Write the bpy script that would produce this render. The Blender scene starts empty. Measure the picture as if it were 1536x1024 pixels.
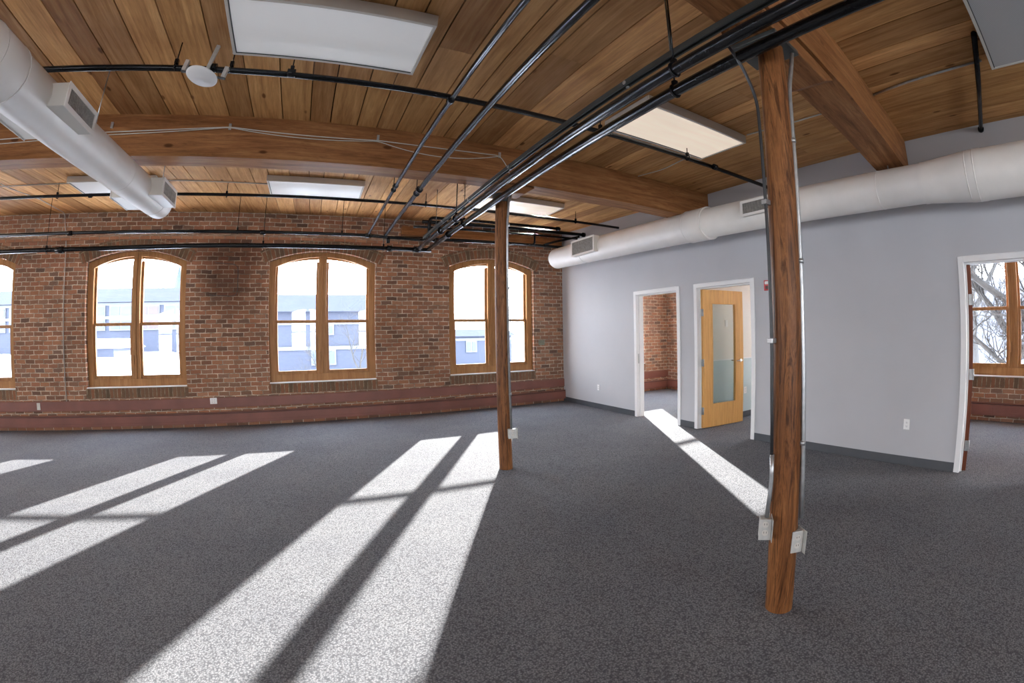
import bpy, math, random
from mathutils import Vector, Matrix
random.seed(11)
C = bpy.context.scene.collection
SC = bpy.context.scene
R = math.radians
# ---------------------------------------------------------------- room sizes (metres)
D = 8.707        # inner face of the window brick wall
RX = 5.142       # grey office wall
EX = 8.3         # inner face of the brick end wall behind the offices
LX = -12.0       # far left wall
BY = -6.5        # wall behind the camera
WT = 0.42        # brick wall thickness
def cz(y):       # underside of the plank ceiling: flat, then rising towards the window wall
    return 3.56 if y < 4.5 else 3.56 + 0.0405 * (y - 4.5)

# ---------------------------------------------------------------- node helpers
def newmat(name):
    m = bpy.data.materials.new(name); m.use_nodes = True
    nt = m.node_tree; b = nt.nodes['Principled BSDF']
    return m, nt, b
def nd(nt, t, **k):
    n = nt.nodes.new(t)
    for a, v in k.items():
        if a in n.inputs: n.inputs[a].default_value = v
        else: setattr(n, a, v)
    return n
def ramp(nt, fac, stops, interp='LINEAR'):
    r = nt.nodes.new('ShaderNodeValToRGB'); r.color_ramp.interpolation = interp
    e = r.color_ramp.elements
    while len(e) < len(stops): e.new(0.5)
    for i, (p, c) in enumerate(stops):
        e[i].position = p; e[i].color = (c[0], c[1], c[2], 1) if len(c) == 3 else c
    nt.links.new(fac, r.inputs[0]); return r.outputs[0]
def mixc(nt, a, b, f, mode='MIX'):
    n = nt.nodes.new('ShaderNodeMix'); n.data_type = 'RGBA'; n.blend_type = mode
    for s, v in ((n.inputs[0], f), (n.inputs[6], a), (n.inputs[7], b)):
        if hasattr(v, 'links'): nt.links.new(v, s)
        elif isinstance(v, (int, float)): s.default_value = v
        else: s.default_value = (v[0], v[1], v[2], 1)
    return n.outputs[2]
def coord(nt, kind='Object', scale=(1, 1, 1), rot=(0, 0, 0)):
    t = nt.nodes.new('ShaderNodeTexCoord'); m = nt.nodes.new('ShaderNodeMapping')
    m.inputs['Scale'].default_value = scale; m.inputs['Rotation'].default_value = rot
    nt.links.new(t.outputs[kind], m.inputs[0]); return m.outputs[0]
def noise(nt, vec, scale, detail=3, rough=.55, dist=0.):
    n = nd(nt, 'ShaderNodeTexNoise', Scale=scale, Detail=detail, Roughness=rough, Distortion=dist)
    nt.links.new(vec, n.inputs['Vector']); return n
def bump(nt, b, h, strength=.3, dist=.01):
    n = nt.nodes.new('ShaderNodeBump'); n.inputs['Strength'].default_value = strength
    n.inputs['Distance'].default_value = dist
    nt.links.new(h, n.inputs['Height']); nt.links.new(n.outputs[0], b.inputs['Normal'])
def flat(name, col, rough=.5, metal=0., spec=.5, var=.06, vs=6.):
    m, nt, b = newmat(name)
    v = coord(nt); n = noise(nt, v, vs, 4)
    lo = tuple(c * (1 - var) for c in col); hi = tuple(min(1, c * (1 + var)) for c in col)
    nt.links.new(ramp(nt, n.outputs[0], [(.3, lo), (.7, hi)]), b.inputs['Base Color'])
    b.inputs['Roughness'].default_value = rough; b.inputs['Metallic'].default_value = metal
    b.inputs['Specular IOR Level'].default_value = spec
    return m
def wood(name, lo, mid, hi, axis='Y', rough=.55, knots=True, attr=False, gs=1.0, streak=0.):
    m, nt, b = newmat(name)
    s = {'X': (.55, 9, 9), 'Y': (9, .55, 9), 'Z': (9, 9, .55)}[axis]
    s = tuple(q * gs for q in s)
    v = coord(nt, 'Object', s)
    base = v
    if attr:
        at = nd(nt, 'ShaderNodeAttribute', attribute_name='tint')
        add = nd(nt, 'ShaderNodeVectorMath', operation='MULTIPLY_ADD')
        nt.links.new(at.outputs['Vector'], add.inputs[0]); add.inputs[1].default_value = (37, 53, 71)
        nt.links.new(v, add.inputs[2]); v = add.outputs[0]
    g = noise(nt, v, 1.6, 6, .6, 1.2); f = noise(nt, v, 9, 4, .7, .3)
    col = ramp(nt, g.outputs[0], [(.28, lo), (.5, mid), (.72, hi)])
    fine = ramp(nt, f.outputs[0], [(.3, (.62, .58, .55)), (.6, (1, 1, 1))])
    col = mixc(nt, col, fine, .65, 'MULTIPLY')
    if attr:
        t2 = ramp(nt, at.outputs['Fac'], [(0, (.62, .54, .50)), (.35, (.95, .92, .88)), (.7, (1.12, 1.10, 1.02)), (1, (1.4, 1.36, 1.3))])
        col = mixc(nt, col, t2, 1., 'MULTIPLY')
    if streak:
        ws = noise(nt, coord(nt, 'Object', {'X': (1.2, 14, 14), 'Y': (14, 1.2, 14), 'Z': (14, 14, 1.2)}[axis]), 1.5, 5, .65, 2.6)
        col = mixc(nt, col, ramp(nt, ws.outputs[0], [(.38, (.22, .17, .14)), (.47, (.8, .78, .75)), (.53, (1.15, 1.12, 1.05)), (.6, (.6, .55, .5)), (.7, (1.05, 1, 1))]), streak, 'MULTIPLY')
    if knots:
        s2 = {'X': (.55, 1.4, 1.4), 'Y': (1.4, .55, 1.4), 'Z': (1.4, 1.4, .55)}[axis]
        k = coord(nt, 'Object', s2)
        vo = nd(nt, 'ShaderNodeTexVoronoi', Scale=3.1, feature='F1'); vo.inputs['Randomness'].default_value = 1
        nt.links.new(k, vo.inputs['Vector'])
        kn = ramp(nt, vo.outputs['Distance'], [(.0, (.22, .15, .11)), (.06, (.3, .22, .18)), (.10, (1, 1, 1))])
        col = mixc(nt, col, kn, .85, 'MULTIPLY')
        w = noise(nt, coord(nt, 'Object', (1, 1, 1)), 1.1, 4)
        col = mixc(nt, col, ramp(nt, w.outputs[0], [(.34, (.68, .60, .56)), (.52, (1, 1, 1))]), .55, 'MULTIPLY')
    nt.links.new(col, b.inputs['Base Color'])
    b.inputs['Roughness'].default_value = rough; b.inputs['Specular IOR Level'].default_value = .08 if axis != 'Z' else .2
    bump(nt, b, f.outputs[0], .25, .004)
    return m
def brick(name, cols, mortar, bw=.205, rh=.078, off=.5, stain=True, sq=1.0, soot=None):
    m, nt, b = newmat(name)
    uv = coord(nt, 'UV'); nz = noise(nt, uv, 3.2, 3)
    sub = nd(nt, 'ShaderNodeVectorMath', operation='MULTIPLY_ADD')
    sub.inputs[1].default_value = (.045, .03, 0); 
    nt.links.new(nz.outputs['Color'], sub.inputs[0]); nt.links.new(uv, sub.inputs[2])
    n2 = noise(nt, uv, 22, 2); s2 = nd(nt, 'ShaderNodeVectorMath', operation='MULTIPLY_ADD')
    s2.inputs[1].default_value = (.02, .014, 0); nt.links.new(n2.outputs['Color'], s2.inputs[0]); nt.links.new(sub.outputs[0], s2.inputs[2])
    bt = nd(nt, 'ShaderNodeTexBrick', offset=off, squash=sq, squash_frequency=3)
    bt.inputs['Scale'].default_value = 1; bt.inputs['Mortar Size'].default_value = .0085
    bt.inputs['Mortar Smooth'].default_value = .45; bt.inputs['Bias'].default_value = 0
    bt.inputs['Brick Width'].default_value = bw; bt.inputs['Row Height'].default_value = rh
    bt.inputs['Color1'].default_value = (0, 0, 0, 1); bt.inputs['Color2'].default_value = (1, 1, 1, 1)
    bt.inputs['Mortar'].default_value = (.5, .5, .5, 1)
    nt.links.new(s2.outputs[0], bt.inputs['Vector'])
    st = [(i / (len(cols) - 1), c) for i, c in enumerate(cols)]
    bc = ramp(nt, bt.outputs['Color'], st)
    fn = noise(nt, uv, 60, 4, .7)
    bc = mixc(nt, bc, ramp(nt, fn.outputs[0], [(.3, (.7, .66, .62)), (.65, (1.1, 1.1, 1.1))]), .7, 'MULTIPLY')
    md = noise(nt, uv, 7, 4)
    mc = ramp(nt, md.outputs[0], [(.35, tuple(c * .35 for c in mortar)), (.62, mortar)])
    col = mixc(nt, bc, mc, bt.outputs['Fac'])
    lg = noise(nt, uv, .9, 5, .6)
    col = mixc(nt, col, ramp(nt, lg.outputs[0], [(.32, (.6, .56, .54)), (.55, (1, 1, 1))]), .6 if stain else .2, 'MULTIPLY')
    if soot:   # old soot stain left on one pier
        mp = nt.nodes.new('ShaderNodeMapping'); mp.inputs['Location'].default_value = (-soot[0] / soot[2], -soot[1] / soot[3], 0); mp.inputs['Scale'].default_value = (1 / soot[2], 1 / soot[3], 1)
        sn_ = noise(nt, uv, 3.5, 4); wv = nd(nt, 'ShaderNodeVectorMath', operation='MULTIPLY_ADD'); wv.inputs[1].default_value = (.35, .35, 0)
        nt.links.new(sn_.outputs['Color'], wv.inputs[0]); nt.links.new(uv, wv.inputs[2]); nt.links.new(wv.outputs[0], mp.inputs[0])
        gr = nt.nodes.new('ShaderNodeTexGradient'); gr.gradient_type = 'SPHERICAL'; nt.links.new(mp.outputs[0], gr.inputs[0])
        col = mixc(nt, col, ramp(nt, gr.outputs['Fac'], [(0., (1, 1, 1)), (.6, (.42, .38, .36))]), 1., 'MULTIPLY')
    nt.links.new(col, b.inputs['Base Color']); b.inputs['Roughness'].default_value = .85
    b.inputs['Specular IOR Level'].default_value = .25
    inv = nd(nt, 'ShaderNodeMath', operation='MULTIPLY_ADD'); inv.inputs[1].default_value = -1.; 
    nt.links.new(bt.outputs['Fac'], inv.inputs[0]); 
    h = nd(nt, 'ShaderNodeMath', operation='MULTIPLY'); h.inputs[1].default_value = .5
    nt.links.new(fn.outputs[0], h.inputs[0]); nt.links.new(h.outputs[0], inv.inputs[2])
    bump(nt, b, inv.outputs[0], .7, .012)
    return m
def glassmat(name, tint, gl=.06):
    m = bpy.data.materials.new(name); m.use_nodes = True; nt = m.node_tree; nt.nodes.clear()
    o = nt.nodes.new('ShaderNodeOutputMaterial'); t = nt.nodes.new('ShaderNodeBsdfTransparent')
    g = nt.nodes.new('ShaderNodeBsdfGlossy'); g.inputs['Roughness'].default_value = .02
    t.inputs[0].default_value = (*tint, 1); mx = nt.nodes.new('ShaderNodeMixShader'); mx.inputs[0].default_value = gl
    nt.links.new(t.outputs[0], mx.inputs[1]); nt.links.new(g.outputs[0], mx.inputs[2]); nt.links.new(mx.outputs[0], o.inputs[0])
    return m
def emis(name, col, s):
    m, nt, b = newmat(name)
    v = coord(nt, 'Object', (1, 9, 1)); n = noise(nt, v, 1.2, 2)
    c = ramp(nt, n.outputs[0], [(.3, tuple(q * .86 for q in col)), (.7, col)])
    nt.links.new(c, b.inputs['Emission Color']); b.inputs['Emission Strength'].default_value = s
    b.inputs['Base Color'].default_value = (.35, .33, .30, 1); b.inputs['Roughness'].default_value = .4
    return m

M = {}
M['brick'] = brick('brick', [(.14, .085, .062), (.30, .145, .085), (.38, .18, .10), (.33, .15, .09), (.23, .13, .085), (.42, .215, .13), (.19, .12, .088)], (.68, .575, .45))
M['brick_front'] = brick('brick_with_soot', [(.14, .085, .062), (.30, .145, .085), (.38, .18, .10), (.33, .15, .09), (.23, .13, .085), (.42, .215, .13), (.19, .12, .088)], (.68, .575, .45), soot=(-1.45, 2.85, .75, 1.0))
M['brick_arch'] = brick('brick_arch', [(.12, .085, .055), (.24, .13, .075), (.16, .10, .065), (.27, .12, .065)], (.36, .29, .20), bw=.215, rh=.078, off=0., stain=False)
M['brick_out'] = brick('brick_weathered_edge', [(.36, .17, .10), (.48, .24, .14), (.42, .19, .11)], (.5, .42, .32))
M['plank'] = wood('ceiling_planks', (.33, .165, .066), (.50, .28, .12), (.62, .38, .185), 'Y', .6, True, True, .8)
M['beam'] = wood('beam_timber', (.19, .08, .03), (.30, .135, .054), (.42, .21, .09), 'X', .55, True, False, .7, .3)
M['column'] = wood('column_timber', (.11, .042, .015), (.21, .085, .030), (.33, .15, .058), 'Z', .42, False, False, .9, .8)
M['winwood'] = wood('varnished_window_wood', (.28, .13, .045), (.36, .18, .068), (.45, .24, .095), 'Z', .4, False, False, .6)
M['doorwood'] = wood('maple_door_wood', (.60, .31, .10), (.66, .36, .125), (.72, .41, .15), 'Z', .35, False, False, .5)
M['darkdoor'] = wood('dark_red_door_wood', (.10, .028, .014), (.15, .045, .022), (.2, .065, .03), 'Z', .35, False)
M['greywall'] = flat('grey_wall_paint', (.455, .46, .485), .62, var=.03, vs=1.5)
M['cream'] = flat('cream_wall_paint', (.74, .70, .64), .6, var=.02)
M['aqua'] = flat('pale_blue_wall_paint', (.50, .60, .62), .5, var=.02)
M['white'] = flat('white_trim_paint', (.78, .78, .79), .4, var=.02)
M['duct'] = flat('white_painted_duct', (.80, .775, .74), .42, var=.05, vs=3)
M['ductside'] = flat('cream_register_box', (.66, .64, .59), .4, var=.03)
M['grille'] = flat('register_grille_metal', (.42, .41, .38), .4, .3, var=.2, vs=30)
M['black'] = flat('gloss_black_pipe_paint', (.007, .007, .008), .22, 0, .22, var=.2, vs=20)
M['dgrey'] = flat('dark_grey_strut', (.055, .06, .058), .4, .4, var=.15)
M['galv'] = flat('galvanised_steel', (.42, .43, .44), .35, .75, var=.15, vs=25)
M['steelbox'] = flat('painted_steel_box', (.52, .52, .50), .4, .3, var=.12, vs=25)
M['chrome'] = flat('satin_chrome', (.6, .6, .6), .25, 1., var=.03)
M['vinyl'] = flat('dark_grey_vinyl_base', (.065, .07, .08), .5, var=.1)
M['heater'] = flat('oxide_red_paint', (.19, .068, .048), .42, var=.16, vs=2.5)
M['heaterdark'] = flat('dark_red_recess', (.075, .022, .015), .5, var=.2)
M['housing'] = flat('white_fixture_housing', (.60, .575, .53), .45, var=.03)
M['lens'] = flat('white_acrylic_lens', (.90, .90, .89), .35, var=.03, vs=1.2)
M['lens'] = emis('dim_white_lens', (.93, .96, 1.), .16)
M['lens'].node_tree.nodes['Principled BSDF'].inputs['Base Color'].default_value = (.9, .9, .89, 1)
M['lit_warm'] = emis('lit_warm_lens', (.95, .79, .63), .75)
M['cable'] = flat('grey_white_cable', (.55, .54, .50), .5, var=.1)
M['dcable'] = flat('black_cable', (.02, .02, .022), .4, var=.1)
M['patch'] = flat('grey_green_patch', (.20, .21, .16), .8, var=.3, vs=20)
M['plate'] = flat('white_plastic', (.82, .82, .82), .35, var=.02)
M['red'] = flat('red_alarm_plastic', (.45, .015, .02), .3, var=.08)
M['slot'] = flat('dark_slot', (.05, .05, .05), .5)
M['snow'] = flat('snow', (.86, .88, .92), .8, var=.03, vs=.4)
M['facade'] = flat('blue_grey_clapboard', (0.0207, 0.0262, 0.0436), .8, var=.1, vs=.6)
M['roof'] = flat('slate_roof', (0.0185, 0.0222, 0.0376), .8, var=.14, vs=.7)
M['trimw'] = flat('white_exterior_trim', (0.0626, 0.0707, 0.0802), .6)
M['pinkp'] = flat('dusty_pink_panel', (0.0434, 0.0322, 0.0449), .6)
M['winblue'] = flat('exterior_window_glass', (0.0298, 0.0434, 0.0626), .5, var=.25, vs=.5)
M['spire'] = flat('verdigris_copper', (0.0453, 0.0732, 0.0836), .6)
M['copper'] = flat('dark_verdigris', (.022, .034, .038), .6)
M['bark'] = flat('pale_grey_bark', (0.0252, 0.0238, 0.0225), .9, var=.3, vs=8)
M['hill'] = flat('leafless_wooded_hill', (0.0314, 0.0353, 0.0496), .9, var=.35, vs=.35)
M['glass'] = glassmat('window_glass', (.97, .985, 1.), .04)
M['doorglass'] = glassmat('door_glass', (.88, .92, .91), .09)
# lens of the unlit louvred fixture: fine prismatic pattern
def prism():
    m, nt, b = newmat('prismatic_lens')
    v = coord(nt, 'Object', (1, 1, 1), (0, 0, R(45)))
    vo = nd(nt, 'ShaderNodeTexVoronoi', Scale=75.); vo.inputs['Randomness'].default_value = 0.
    nt.links.new(v, vo.inputs['Vector'])
    nt.links.new(ramp(nt, vo.outputs['Distance'], [(.1, (.62, .63, .63)), (.6, (.36, .37, .38))]), b.inputs['Base Color'])
    b.inputs['Roughness'].default_value = .35; bump(nt, b, vo.outputs['Distance'], .5, .004); return m
M['prism'] = prism()
M['gapdark'] = flat('dark_gap_between_planks', (.03, .017, .009), .9, spec=.1)
def carpet():
    m, nt, b = newmat('grey_loop_carpet')
    v = coord(nt, 'Object')
    vo = nd(nt, 'ShaderNodeTexVoronoi', Scale=92.); nt.links.new(v, vo.inputs['Vector'])
    n = noise(nt, v, 150, 1, .5); big = noise(nt, v, 1.3, 3)
    c = ramp(nt, vo.outputs['Distance'], [(.10, (.265, .267, .278)), (.5, (.155, .157, .167)), (.78, (.098, .099, .107))])
    c = mixc(nt, c, ramp(nt, n.outputs[0], [(.34, (.72, .72, .74)), (.66, (1.2, 1.2, 1.19))]), .9, 'MULTIPLY')
    c = mixc(nt, c, ramp(nt, big.outputs[0], [(.3, (.9, .9, .92)), (.7, (1.06, 1.06, 1.05))]), 1., 'MULTIPLY')
    nt.links.new(c, b.inputs['Base Color']); b.inputs['Roughness'].default_value = 1.
    b.inputs['Specular IOR Level'].default_value = .1
    bump(nt, b, vo.outputs['Distance'], -.8, .006); return m
M['carpet'] = carpet()

# ---------------------------------------------------------------- mesh helpers
class MB:
    def __init__(s): s.v = []; s.f = []; s.uv = []; s.mi = []; s.sm = []; s.tint = []; s.cur = 0.5
    def face(s, pts, uvs=None, mi=0, smooth=False):
        n = len(s.v); s.v += [tuple(p) for p in pts]; s.f.append(tuple(range(n, n + len(pts))))
        s.uv.append(uvs or [(0, 0)] * len(pts)); s.mi.append(mi); s.sm.append(smooth); s.tint.append(s.cur)
    def quadface(s, pts, mi=0):
        a = Vector(pts[0]); n = (Vector(pts[1]) - a).cross(Vector(pts[2]) - a)
        ax = max(range(3), key=lambda i: abs(n[i]))
        uv = {0: lambda p: (p[1], p[2]), 1: lambda p: (p[0], p[2]), 2: lambda p: (p[0], p[1])}[ax]
        s.face(pts, [uv(p) for p in pts], mi)
    def box(s, x0, x1, y0, y1, z0, z1, mi=0):
        P = [(x, y, z) for z in (z0, z1) for y in (y0, y1) for x in (x0, x1)]
        for q in ((0, 2, 3, 1), (4, 5, 7, 6), (0, 1, 5, 4), (2, 6, 7, 3), (0, 4, 6, 2), (1, 3, 7, 5)):
            s.quadface([P[i] for i in q], mi)
        return s
    def hexa(s, P, mi=0):
        for q in ((0, 2, 3, 1), (4, 5, 7, 6), (0, 1, 5, 4), (2, 6, 7, 3), (0, 4, 6, 2), (1, 3, 7, 5)):
            s.quadface([P[i] for i in q], mi)
        return s
    def tube(s, pts, r, seg=12, cap=True, mi=0):
        pts = [Vector(p) for p in pts]; rs = r if isinstance(r, (list, tuple)) else [r] * len(pts)
        rings = []; up = Vector((0, 0, 1)); prev = None
        for i, p in enumerate(pts):
            t = (pts[min(i + 1, len(pts) - 1)] - pts[max(i - 1, 0)]).normalized()
            if prev is None:
                a = t.cross(up); a = t.cross(Vector((1, 0, 0))) if a.length < 1e-3 else a
            else: a = prev - t * prev.dot(t)
            a.normalize(); prev = a; b = t.cross(a)
            rings.append([p + (a * math.cos(k * 2 * math.pi / seg) + b * math.sin(k * 2 * math.pi / seg)) * rs[i] for k in range(seg)])
        for i in range(len(rings) - 1):
            for k in range(seg):
                q = (k + 1) % seg
                s.face([rings[i][k], rings[i + 1][k], rings[i + 1][q], rings[i][q]], None, mi, True)
        if cap:
            s.face(rings[0], None, mi); s.face(rings[-1][::-1], None, mi)
        return s
    def lathe(s, prof, c=(0, 0, 0), seg=32, mi=0):
        for (r0, z0), (r1, z1) in zip(prof, prof[1:]):
            for k in range(seg):
                a, b = 2 * math.pi * k / seg, 2 * math.pi * (k + 1) / seg
                q = [(c[0] + r0 * math.cos(a), c[1] + r0 * math.sin(a), c[2] + z0), (c[0] + r0 * math.cos(b), c[1] + r0 * math.sin(b), c[2] + z0),
                     (c[0] + r1 * math.cos(b), c[1] + r1 * math.sin(b), c[2] + z1), (c[0] + r1 * math.cos(a), c[1] + r1 * math.sin(a), c[2] + z1)]
                if r0 < 1e-6: q = q[1:]
                elif r1 < 1e-6: q = q[:3]
                s.face(q, None, mi, True)
        return s
    def build(s, name, mat, parent=None, bevel=0, weld=True):
        me = bpy.data.meshes.new(name); me.from_pydata(s.v, [], s.f)
        uvl = me.uv_layers.new(name='UVMap'); k = 0
        for f in s.uv:
            for u in f: uvl.data[k].uv = u; k += 1
        for p, mi, sm in zip(me.polygons, s.mi, s.sm): p.material_index = mi; p.use_smooth = sm
        if len(set(s.tint)) > 1:
            at = me.attributes.new('tint', 'FLOAT', 'FACE')
            for i, t in enumerate(s.tint): at.data[i].value = t
        for mm in (mat if isinstance(mat, (list, tuple)) else [mat]): me.materials.append(mm)
        if weld:
            import bmesh
            bm = bmesh.new(); bm.from_mesh(me); bmesh.ops.remove_doubles(bm, verts=bm.verts, dist=1e-5); bm.to_mesh(me); bm.free()
        me.update()
        o = bpy.data.objects.new(name, me); C.objects.link(o)
        if parent: o.parent = parent
        if bevel:
            b = o.modifiers.new('bevel', 'BEVEL'); b.width = bevel; b.segments = 2; b.limit_method = 'ANGLE'
        return o
def build_pieces(mb, name, mat, parent=None, bevel=0):
    """one object per separate piece"""
    key = lambda p: tuple(round(c, 5) for c in p); par = {}
    def find(a):
        while par[a] != a: par[a] = par[par[a]]; a = par[a]
        return a
    for f in mb.f:
        ks = [key(mb.v[i]) for i in f]
        for k in ks: par.setdefault(k, k)
        for k in ks[1:]: par[find(k)] = find(ks[0])
    groups = {}
    for i, f in enumerate(mb.f): groups.setdefault(find(key(mb.v[f[0]])), []).append(i)
    out = []
    for g in groups.values():
        m = MB()
        for i in g: m.face([mb.v[j] for j in mb.f[i]], mb.uv[i], mb.mi[i], mb.sm[i])
        out.append(m.build(name, mat, parent, bevel))
    return out
def tag(o, label=None, cat=None, group=None, kind=None):
    if label: o['label'] = label
    if cat: o['category'] = cat
    if group: o['group'] = group
    if kind: o['kind'] = kind
    return o
def empty(name, loc=(0, 0, 0), rz=0.):
    o = bpy.data.objects.new(name, None); o.location = loc; o.rotation_euler = (0, 0, rz)
    o.empty_display_size = .1; C.objects.link(o); return o
def thing(name, label, cat, loc=(0, 0, 0), rz=0., group=None): return tag(empty(name, loc, rz), label, cat, group)
def kids(o): return [c for c in bpy.data.objects if c.parent == o]
def copy_tree(o, parent=None):
    c = o.copy(); C.objects.link(c)
    if parent: c.parent = parent
    for ch in kids(o): copy_tree(ch, c)
    return c
def bend(pts, r=.06, n=5):
    """round the corners of a path"""
    pts = [Vector(p) for p in pts]; out = [pts[0]]
    for a, b, c in zip(pts, pts[1:], pts[2:]):
        u = (a - b).normalized(); w = (c - b).normalized(); rr = min(r, (a - b).length * .45, (c - b).length * .45)
        for i in range(n + 1):
            t = i / n; p0 = b + u * rr; p1 = b + w * rr
            out.append((1 - t) ** 2 * p0 + 2 * t * (1 - t) * b + t * t * p1)
    out.append(pts[-1]); return out

# ---------------------------------------------------------------- window geometry constants
HW, ZS, ZP, ZC = 1.0, .715, 2.87, 3.06
def arch_pts(hw, zsp, zcr, n=14):
    rise = zcr - zsp; rad = (hw * hw + rise * rise) / (2 * rise); a = math.asin(hw / rad)
    return [(rad * math.sin(-a + 2 * a * i / n), zcr - rad + rad * math.cos(-a + 2 * a * i / n)) for i in range(n + 1)]
HWS = {3.485: .935}
def brick_wall(name, u0, u1, ztop, centers, loc, rz, hw=HW):
    """wall in local x (along), y (outwards), z; inner face at y=0; segmental-arched openings"""
    mb = MB(); xs = u0
    def q(p): mb.quadface(p)
    for c in sorted(centers):
        hw = HWS.get(c, HW); ap = arch_pts(hw, ZP, ZC); l, r = c - hw, c + hw
        for y in (0, WT):
            q([(xs, y, -.1), (l, y, -.1), (l, y, ztop), (xs, y, ztop)])
            q([(l, y, -.1), (r, y, -.1), (r, y, ZS), (l, y, ZS)])
            for a, b in zip(ap, ap[1:]):
                q([(c + a[0], y, a[1]), (c + b[0], y, b[1]), (c + b[0], y, ztop), (c + a[0], y, ztop)])
        for x in (l, r): q([(x, 0, ZS), (x, WT, ZS), (x, WT, ZP), (x, 0, ZP)])
        q([(l, 0, ZS), (r, 0, ZS), (r, WT, ZS), (l, WT, ZS)])
        for a, b in zip(ap, ap[1:]):
            mb.face([(c + a[0], 0, a[1]), (c + b[0], 0, b[1]), (c + b[0], WT, b[1]), (c + a[0], WT, a[1])],
                    [(0, a[0]), (0, b[0]), (WT, b[0]), (WT, a[0])])
        xs = r
    for y in (0, WT): q([(xs, y, -.1), (u1, y, -.1), (u1, y, ztop), (xs, y, ztop)])
    q([(u0, 0, ztop), (u1, 0, ztop), (u1, WT, ztop), (u0, WT, ztop)])
    q([(u0, 0, -.1), (u0, WT, -.1), (u0, WT, ztop), (u0, 0, ztop)]); q([(u1, 0, -.1), (u1, WT, -.1), (u1, WT, ztop), (u1, 0, ztop)])
    w = mb.build(name, M['brick_front' if name == 'wall_front' else 'brick']); w.location = loc; w.rotation_euler = (0, 0, rz); tag(w, kind='structure')
    for c in centers:
        hw = HWS.get(c, HW); rise = ZC - ZP; rad = (hw * hw + rise * rise) / (2 * rise); a = math.asin(hw / rad) * 1.10; zc = ZC - rad
        ar = MB(); n = 24
        for i in range(n):
            t0 = -a + 2 * a * i / n; t1 = -a + 2 * a * (i + 1) / n
            P = lambda t, rr, y: (c + rr * math.sin(t), y, zc + rr * math.cos(t))
            ro = rad + .225
            ar.face([P(t0, rad, -.004), P(t1, rad, -.004), P(t1, ro, -.004), P(t0, ro, -.004)],
                    [(0, t0 * rad), (0, t1 * rad), (.225, t1 * rad), (.225, t0 * rad)])
            ar.face([P(t0, ro, -.004), P(t1, ro, -.004), P(t1, ro, .01), P(t0, ro, .01)])
            ar.face([P(t0, rad, .01), P(t1, rad, .01), P(t1, rad, -.004), P(t0, rad, -.004)])
        ar.build('brick_arch', M['brick_arch'], w)
        sl = MB(); l, r = c - hw - .02, c + hw + .02
        sl.face([(l, -.004, ZS - .175), (r, -.004, ZS - .175), (r, -.004, ZS - .003), (l, -.004, ZS - .003)], [(0, l), (0, r), (.19, r), (.19, l)])
        sl.face([(l, -.004, ZS - .003), (r, -.004, ZS - .003), (r, .01, ZS - .003), (l, .01, ZS - .003)])
        sl.build('sill_brick_course', M['brick_arch'], w)
    return w
def ring(mb, hw, zb, zsp, zcr, wj, wb, wt, y0, y1, n=14):
    """arched frame: outer outline minus inner outline, extruded y0..y1"""
    ao = arch_pts(hw, zsp, zcr, n); k = (hw - wj) / hw
    ai = [(x * k, z - wt) for x, z in ao]
    out = [(-hw, zb)] + ao + [(hw, zb)]; inn = [(-hw + wj, zb + wb)] + ai + [(hw - wj, zb + wb)]
    N = len(out)
    for i in range(N):
        j = (i + 1) % N
        a, b, c, d = out[i], out[j], inn[j], inn[i]
        for y in (y0, y1): mb.quadface([(a[0], y, a[1]), (b[0], y, b[1]), (c[0], y, c[1]), (d[0], y, d[1])])
        mb.quadface([(a[0], y0, a[1]), (b[0], y0, b[1]), (b[0], y1, b[1]), (a[0], y1, a[1])])
        mb.quadface([(c[0], y0, c[1]), (d[0], y0, d[1]), (d[0], y1, d[1]), (c[0], y1, c[1])])
def zarch(x, hw=HW, zsp=ZP, zcr=ZC):
    rise = zcr - zsp; rad = (hw * hw + rise * rise) / (2 * rise); return zcr - rad + math.sqrt(max(rad * rad - x * x, 0))
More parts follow.
